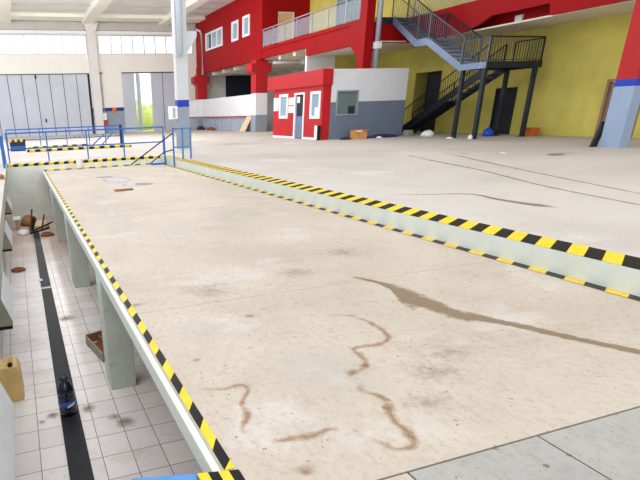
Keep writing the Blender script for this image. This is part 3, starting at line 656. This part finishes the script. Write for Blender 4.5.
b = MB(); b.wall('x', 24, 24.2, 30.8, BW + .3, 0, 5); struct('wall_store', b, 'lightwall', 'light inner wall under the upper storey', 'wall')
o = MB().frame('y', BW - .08, BW - .003, 20.45, 24, 0, 4.75, .1)
for x in (22.1, 23.8): o.box(x - .06, x + .06, BW - .08, BW - .003, 0, 4.7)
o = struct('door_7', o, 'navy', 'dark panelled door behind the low white wall', 'door'); MB().box(20.5, 23.9, BW - .05, BW - .01, 0, 4.68).build('leaf', 'stairdark', o)
b = MB(); b.box(FX - .1, FX + .12, 37.8, 49.7, 1.0, 2.62)
b.box(FX + .02, FX + .12, 37.8, 49.7, 0, 1.0)
for y in (38.6, 40.6, 42.6, 44.6, 46.6, 48.6): b.box(FX - .08, FX + .02, y, y + .45, 0, 1.0)
struct('wall_low', b, 'lowwall', 'low white wall with red line and grey foot in front of the store', 'wall')
b = MB(); b.box(15.6, 17.1, 50.3, 50.5, 0, 2.6); struct('wall_low_return', b, 'lowwall', 'short white wall with red line behind the tall column', 'wall')
def mezz_pillar(n, x0, x1, y0, y1, lab):
    b = MB(); b.box(x0, x1, y0, y1, 0, 4.82); c = (x0 + x1) / 2
    b.prism([(x0, 3.9), (x0 - .36, 4.12), (x0 - .36, 4.6), (x1 + .3, 4.6), (x1 + .3, 4.12), (x1, 3.9)], 'y', y0 - .02, y1 + .1)
    return struct('pillar_%d' % n, b, 'pillar', lab, 'pillar')
o = mezz_pillar(5, 17.1, 18.0, 49.6, 50.4, 'red pillar with capital at the far end of the low white wall')
t = thing('downpipe', 'white downpipe at the far corner of the red upper storey', 'pipe', (17.4, 49.9, 4.6)); MB().tube([(17.2, 49.9, 8.5), (17.32, 49.3, 8.3), (17.34, 48.9, 8.0), (17.34, 48.9, 4.7)], .09, 10).build('pipe', 'white', t, smooth=True)
mezz_pillar(6, 17.15, 18.08, 36.9, 37.75, 'red pillar with capital and white grey base beside the red booth')
b = MB(); b.box(17.09, 17.56, 24.2, 24.75, 0, 9.3); b.prism([(24.75, 3.75), (25.5, 4.42), (25.5, 5.4), (24.75, 5.4)], 'x', 17.1, 17.54); b.prism([(17.56, 3.9), (18.0, 4.3), (18.0, 4.6), (17.56, 4.6)], 'y', 24.3, 24.7)
struct('pillar_7', b, 'red', 'tall red pillar rising behind the white booth wall', 'pillar')
t = thing('downpipe', 'grey downpipe running down the tall red pillar behind the booth', 'pipe', (17.72, 24.2, 0))
MB().tube([(17.72, 24.05, 3.11), (17.72, 24.05, 9.2)], .13, 12).build('pipe', 'steel', t, smooth=True); MB().rbox((17.74, 24.05, 4.25), (.3, .28, .3)).build('coupling', 'paperwhite', t)
b = MB(); b.box(17.6, 18.0, 11.5, 12.1, 0, 9.3); b.prism([(12.1, 4.3), (12.5, 4.8), (12.5, 5.4), (12.1, 5.4)], 'x', 17.62, 17.98); struct('column_2', b, 'colred', 'red column with blue band and grey base at the right edge', 'column')
t = thing('leaning_board', 'black board leaning beside the foot of the red and blue column', 'board', (17.5, 12.25, 0))
MB().hexa([(17.36, 12.2, .002), (17.56, 12.14, .002), (17.58, 12.18, .002), (17.38, 12.26, .002), (17.62, 12.2, .75), (17.74, 12.12, .75), (17.76, 12.16, .75), (17.64, 12.26, .75)]).build('board', 'black', t)
t = thing('air_duct', 'white duct hanging under the balcony soffit beside the red pillar', 'duct', (19.4, 36.2, 4.6))
MB().tube([(18.15, 36.2, 4.58), (20.3, 36.2, 4.62)], .1, 12).build('pipe', 'white', t, smooth=True); MB().tube([(20.3, 36.2, 4.62), (20.9, 36.2, 4.64)], .16, 12).build('collar', 'white', t, smooth=True)
# glass balcony railing
t = thing('balcony_railing', 'glass balcony railing with grey posts and top rail', 'railing', (FX, 30.7, 5.54))
ys = [36.5, 35.0, 33.4, 31.8, 30.0, 28.3, 26.6, 25.0]
for y in ys: MB().box(FX - .03, FX + .02, y - .025, y + .025, 5.54, 6.6).build('post', 'steel', t)
for a, c in zip(ys[:-1], ys[1:]): MB().box(FX - .012, FX, c + .05, a - .05, 5.6, 6.5).build('glass_panel', 'balglass', t)
MB().tube([(FX, 36.6, 6.63), (FX, 24.9, 6.63)], .035).build('top_rail', 'steel', t)

# ------------------------------------------------------------------ red and white booth
t = thing('site_booth', 'red and white booth with grey base in the middle of the hall', 'booth', (16.6, 25.7, 0))
b = MB(); b.wall('y', 23.2, 23.35, 14.75, 19.1, 0, 3.15, [(15.05, 16.28, 1.09, 2.22)]); b.box(18.95, 19.1, 23.35, 28.3, 0, 3.15); b.box(14.75, 18.95, 28.15, 28.3, 0, 3.15); b.box(14.75, 18.95, 23.35, 28.15, 2.95, 3.1)
b.build('wall', 'booth', t)
b = MB(); b.wall('x', 14.3, 14.45, 23.2, 28.34, 0, 2.47, [(24.9, 25.9, 0, 2.23), (26.66, 27.58, 1.02, 2.21), (23.4, 24.28, 1.0, 2.21)]); b.box(14.45, 14.75, 23.2, 23.35, 0, 2.47); b.box(14.45, 14.75, 28.15, 28.34, 0, 2.47)
b.build('front_wall', 'redhouse', t)
b = MB(); b.box(14.18, 14.75, 23.1, 28.9, 2.47, 3.16); b.build('fascia', 'redhouse', t, bevel=.01)
b = MB(); b.box(14.27, 14.299, 25.92, 28.3, 0, .1); b.box(14.27, 14.299, 23.4, 24.88, 0, .1); b.build('skirting', 'white', t)
d = MB(); d.wall('x', 14.26, 14.4, 24.88, 25.92, 0, 2.23, [(24.98, 25.82, 0, 2.14)]); d = d.build('door_frame', 'winframe', t)
k = MB().box(14.34, 14.38, 24.98, 25.82, .02, 1.1).box(14.34, 14.38, 24.98, 25.06, 1.1, 2.14).box(14.34, 14.38, 25.74, 25.82, 1.1, 2.14).build('door', 'stair', t)
MB().box(14.35, 14.37, 25.06, 25.74, 1.1, 2.14).build('door_glass', 'dark', k); MB().box(14.3, 14.34, 25.0, 25.04, 1.0, 1.15).build('handle', 'steel', k); MB().box(14.335, 14.34, 25.45, 25.72, 1.75, 2.05).build('notice', 'paperwhite', k)
for (a, c, z0, z1) in ((26.63, 27.61, 1.0, 2.23), (23.37, 24.31, .98, 2.23)):
    f = MB().frame('x', 14.26, 14.4, a, c, z0, z1, .13).build('window_frame', 'winframe', t); MB().box(14.33, 14.35, a + .12, c - .12, z0 + .12, z1 - .12).build('pane', 'boothglass', f)
MB().box(14.305, 14.34, 23.52, 23.9, 1.12, 1.5).build('white_sheet', 'paperwhite', t)
f = MB().frame('y', 23.16, 23.3, 15.05, 16.28, 1.09, 2.22, .06).build('window_frame', 'steel', t); MB().box(15.1, 16.22, 23.24, 23.26, 1.14, 2.17).build('pane', 'darkglass', f); MB().box(15.78, 16.12, 23.2, 23.24, 1.14, 1.5).build('vent_box', 'dark', f)
for (a, c, z0, z1) in ((27.72, 28.3, 1.40, 2.08), (25.97, 26.56, 1.66, 2.03), (25.97, 26.56, 1.28, 1.61)): MB().box(14.28, 14.299, a, c, z0, z1).build('notice_board', 'white', t)
t = thing('black_box', 'black box with white edge standing by the booth corner', 'box', (14.15, 23.25, 0))
MB().box(14.0, 14.2, 23.05, 23.3, 0, .68).build('body', 'black', t, bevel=.01); MB().box(13.985, 14.0, 23.06, 23.3, .02, .68).build('side_panel', 'white', t)
t = thing('cardboard_box', 'torn orange cardboard box by the grey booth wall', 'box', (16.0, 22.6, 0))
b = MB(); b.wall('y', 22.35, 22.37, 15.66, 16.36, 0, .33); b.box(15.66, 15.68, 22.37, 22.75, 0, .36); b.box(16.34, 16.36, 22.37, 22.75, 0, .40); b.box(15.66, 16.36, 22.73, 22.75, 0, .42); b.box(15.68, 16.34, 22.37, 22.73, 0, .02); b.build('carton', 'card', t)
MB().rbox((15.85, 22.3, .36), (.36, .16, .015), .1, .5).build('flap', 'woodpale', t); MB().rbox((16.25, 22.3, .38), (.24, .16, .015), -.1, -.4).build('flap', 'card', t)
rag('tarpaulin', 'dark blue plastic sheet bunched along the grey booth wall', 'sheet', (17.5, 22.6, .002), .95, .26, .16, 'tarp', 12)
rag('cloth_heap', 'dark cloth heap left of the orange cardboard box', 'cloth', (15.3, 22.6, .002), .3, .22, .12, 'dark', 13)
rag('plastic_scrap', 'small white wrapping lying on the dark blue sheet', 'scrap', (16.9, 22.12, .002), .16, .1, .1, 'paperwhite', 14)
t = thing('plywood_sheet', 'pale plywood sheet leaning on the low white wall', 'board', (17.0, 39.3, 0))
MB().hexa([(16.98, 38.5, .002), (17.01, 38.5, .002), (17.01, 39.6, .002), (16.98, 39.6, .002), (17.35, 37.9, 1.1), (17.38, 37.9, 1.1), (17.38, 38.9, 1.1), (17.35, 38.9, 1.1)]).build('panel', 'woodpale', t)
rag('scrap_heap', 'dark scrap heap at the far foot of the low white wall', 'scrap', (16.9, 48.5, .002), .3, .8, .35, 'dark', 15)
rag('scrap_heap', 'low reddish scrap heap before the low white wall', 'scrap', (17.05, 46.2, .002), .3, .9, .25, 'rust', 16)

# ------------------------------------------------------------------ staircase
t = thing('staircase', 'steel staircase with landing rising along the yellow wall', 'staircase', (20, 19, 0))
for i, (x, y) in enumerate(((18.83, 19.42), (18.74, 18.18), (21.25, 19.38), (21.2, 17.98))):
    MB().box(x - .075, x + .075, y - .075, y + .075, 0.004, 2.78).build('post', 'stairdark', t)
    MB().box(x - .12, x + .12, y - .12, y + .12, 0.001, .02).build('base_plate', 'stairdark', t)
b = MB(); b.box(18.68, 21.6, 18.1, 19.5, 2.9, 2.94); b.build('landing', 'tread', t)
b = MB(); b.box(18.66, 18.72, 18.06, 19.5, 2.74, 2.98); b.build('landing_beam', 'stair', t)  # hall-side beam takes the lighter tone that stands for lit steel
b = MB(); b.box(18.66, 21.62, 18.04, 18.1, 2.74, 2.98); b.box(21.56, 21.62, 18.04, 19.5, 2.74, 2.98); b.box(18.68, 21.6, 19.44, 19.5, 2.76, 2.94); b.build('landing_beam', 'stairdark', t)
# lower flight, from the landing down to the floor
def slope(y0, z0, y1, z1): return lambda y: z0 + (z1 - z0) * (y - y0) / (y1 - y0)
zl = slope(19.5, 2.88, 25.1, .05)
for x in (20.25, 21.2):
    MB().prism([(19.5, zl(19.5) + .08), (25.1, .13), (25.2, .004), (24.75, .004), (19.5, zl(19.5) - .24)], 'x', x - .03, x + .03).build('stringer', 'stairdark', t)
for i in range(16):
    y = 19.5 + 5.6 * (i + .6) / 16.5; MB().box(20.28, 21.17, y - .15, y + .15, zl(y) - .02, zl(y) + .02).build('tread', 'tread', t)
for i in range(8, 16):
    y = 19.5 + 5.6 * (i + .6) / 16.5; MB().box(20.285, 21.165, y - .16, y - .15, zl(y) - .02, zl(y) + .16).build('riser', 'stairdark', t)
def railing(pts, x, mat, h=.95, gap=.14, cap=.045):
    """balustrade above a line of (y,z) points at a fixed x"""
    b = MB(); b.tube([(x, y, z + h) for y, z in pts], cap / 2 + .004); b.tube([(x, y, z + .1) for y, z in pts], .012)
    for (y0, z0), (y1, z1) in zip(pts[:-1], pts[1:]):
        n = max(1, int(abs(y1 - y0) / gap))
        for k in range(n + 1):
            y = y0 + (y1 - y0) * k / n; z = z0 + (z1 - z0) * k / n; b.box(x - .008, x + .008, y - .008, y + .008, z + .02, z + h)
    for y, z in pts: b.box(x - .025, x + .025, y - .025, y + .025, z - .05, z + h)
    return b.build('railing', mat, t)
def railx(y, x0, x1, z, mat, h=.93, gap=.13):
    b = MB(); b.tube([(x0, y, z + h), (x1, y, z + h)], .026); b.tube([(x0, y, z + .1), (x1, y, z + .1)], .012)
    n = int((x1 - x0) / gap)
    for k in range(n + 1):
        x = x0 + (x1 - x0) * k / n; b.box(x - .008, x + .008, y - .008, y + .008, z, z + h)
    for x in (x0, x1): b.box(x - .03, x + .03, y - .03, y + .03, z - .05, z + h)
    return b.build('railing', mat, t)
for x in (20.25, 21.2):
    railing([(19.6, zl(19.6)), (22.3, zl(22.3)), (25.0, zl(25.0))], x, 'stairdark')
railx(18.1, 18.72, 21.57, 2.95, 'stairdark'); railing([(18.1, 2.93), (19.48, 2.93)], 18.7, 'railgrey', .92, .13); railing([(18.1, 2.93), (19.48, 2.93)], 21.58, 'stairdark', .92, .13)
# upper flight with a half landing
zu1 = slope(19.45, 2.92, 21.65, 4.2); zu2 = slope(22.4, 4.22, 24.4, 5.5)
for x in (18.72, 19.62):
    MB().prism([(19.4, 2.98), (21.65, 4.28), (22.42, 4.3), (24.4, 5.58), (24.4, 5.28), (22.48, 4.0), (21.7, 3.98), (19.4, 2.66)], 'x', x - .025, x + .025).build('stringer', 'stair', t)  # stringers in the lighter tone, their light painted in
for i in range(7):
    y = 19.45 + 2.2 * (i + .5) / 7; MB().box(18.745, 19.595, y - .15, y + .15, zu1(y) - .02, zu1(y) + .015).build('tread', 'tread', t)
for i in range(7):
    y = 22.4 + 2.0 * (i + .5) / 7; MB().box(18.745, 19.595, y - .14, y + .14, zu2(y) - .02, zu2(y) + .015).build('tread', 'tread', t)
MB().box(18.745, 19.595, 21.65, 22.4, 4.18, 4.22).build('half_landing', 'tread', t)
for x, m in ((18.72, 'railgrey'), (19.62, 'stairdark')):
    railing([(19.45, 2.98), (21.65, 4.25), (22.4, 4.28), (24.4, 5.55)], x, m, 1.02, .12)
b = MB(); b.box(18.0, 19.62, 24.28, 24.38, 5.2, 5.5); b.build('top_landing_beam', 'stairdark', t)
# balcony railing bars at the head of the stairs
t2 = thing('balcony_balustrade', 'barred balustrade on the balcony edge at the head of the stairs', 'railing', (19.72, 22, 5.5))
b = MB(); b.tube([(19.78, 20.0, 6.5), (19.78, 24.2, 6.5)], .025)
for k in range(32): b.box(19.772, 19.788, 20.0 + .13 * k - .008, 20.0 + .13 * k + .008, 5.5, 6.5)
b.build('bars', 'steel', t2)
for y in (20.0, 24.15): MB().box(19.755, 19.805, y, y + .05, 5.5, 6.53).build('post', 'steel', t2)

# things on the floor around the stairs
rag('plastic_bag', 'white plastic bag on the floor beside the foot of the stairs', 'bag', (19.3, 21.55, .002), .34, .3, .3, 'paperwhite', 17)
tag(MB().rbox((19.0, 22.6, .14), (.4, .3, .28), .1).build('stone_block', 'greyblock', bevel=.02), 'dusty grey block at the foot of the stairs beside the booth', 'block')
rag('cloth', 'small white cloth at the foot of the stair post nearer the booth', 'cloth', (18.42, 19.2, .002), .15, .14, .07, 'paperwhite', 18)
rag('cloth', 'small white cloth at the foot of the outer front stair post', 'cloth', (18.46, 18.1, .002), .08, .1, .2, 'paperwhite', 19)
rag('plastic_bag', 'bright blue plastic bag before the dark doorway', 'bag', (20.75, 19.35, .002), .22, .22, .38, 'bluebag', 21)
t = thing('crate', 'orange plastic crate against the yellow wall by the last stair post', 'crate', (21.6, 18.1, 0))
b = MB()
for (x0, y0, x1, y1) in ((21.45, 17.8, 21.95, 17.8), (21.95, 17.8, 21.95, 18.3), (21.95, 18.3, 21.45, 18.3), (21.45, 18.3, 21.45, 17.8)):
    cx, cy = 21.7, 18.05; f = lambda x, y, s: (cx + (x - cx) * s, cy + (y - cy) * s)
    a0, a1 = f(x0, y0, .85), f(x1, y1, .85); c0, c1 = f(x0, y0, 1.1), f(x1, y1, 1.1); i0, i1 = f(x0, y0, .8), f(x1, y1, .8); j0, j1 = f(x0, y0, 1.05), f(x1, y1, 1.05)
    b.hexa([(*a0, .002), (*a1, .002), (*i1, .002), (*i0, .002), (*c0, .34), (*c1, .34), (*j1, .34), (*j0, .34)])
b.box(21.5, 21.9, 17.85, 18.25, .002, .02); b.build('tub', 'orange', t)
b = MB(); b.frame('x', 21.40, 21.43, 17.77, 18.33, .30, .36, .01); b.build('rim', 'rust', t)

# ------------------------------------------------------------------ daylight
w = bpy.data.worlds.new('daylight'); S.world = w; w.use_nodes = True
nt = w.node_tree; bg = nt.nodes['Background']
bg.inputs[0].default_value = (.93, .96, 1.0, 1); bg.inputs[1].default_value = 1.15
ld = bpy.data.lights.new('roof_daylight', 'SUN'); ld.energy = .9; ld.angle = math.radians(60); ld.color = (1, .97, .92)
lo = bpy.data.objects.new('roof_daylight', ld); COL.objects.link(lo); lo.rotation_euler = (math.radians(20), math.radians(-10), 0); lo.location = (0, 0, 20)

for i, (x, y) in enumerate(((-5.0, 34.5), (2.0, 34.5), (9.5, 34.5))):  # unseen lamps added to brighten the rear of the hall
    t = thing('fill_lamp', ('added round fill lamp over the left of the rear hall', 'added round fill lamp over the middle of the rear hall', 'added round fill lamp nearest the mezzanine')[i], 'lamp', (x, y, 8.3), 'added fill lamps of the rear hall')
    MB().lathe([(.12, .75), (.16, .5), (.42, .22), (.44, .2), (.40, .2), (.14, .48)], (x, y, 8.1), 20).build('shade', 'steel', t, smooth=True)
    MB().tube([(x, y, 8.8), (x, y, 9.6)], .02).build('stem', 'steel', t)
    pl = bpy.data.lights.new('fill_lamp_light', 'POINT'); pl.energy = 1000; pl.shadow_soft_size = .3; pl.color = (1, .98, .95)
    po = bpy.data.objects.new('fill_lamp_light', pl); COL.objects.link(po); po.location = (x, y, 7.9)
# ------------------------------------------------------------------ camera
R = ((0.94769572, -0.31740778, -0.03354301), (-0.14935142, -0.34812145, -0.92547588), (0.2820762, 0.88207922, -0.37731851))
cam = bpy.data.cameras.new('camera'); co = bpy.data.objects.new('camera', cam); COL.objects.link(co)
r, dn, fw = (Vector(v) for v in R)
m = Matrix((r, -dn, -fw)).transposed().to_4x4(); m.translation = (0, 0, 1.4); co.matrix_world = m
cam.sensor_width = 36; cam.lens = 507.8757 / 640 * 36
cam.shift_x = (320 - 193.9005) / 640; cam.shift_y = (321.0587 - 240) / 640
cam.clip_end = 500
S.camera = co
S.view_settings.view_transform = 'Standard'; S.view_settings.look = 'None'; S.view_settings.gamma = 1; S.view_settings.use_curve_mapping = False
S.view_settings.exposure = .38
for o in list(bpy.data.objects):
    if '_o' in o: del o['_o']
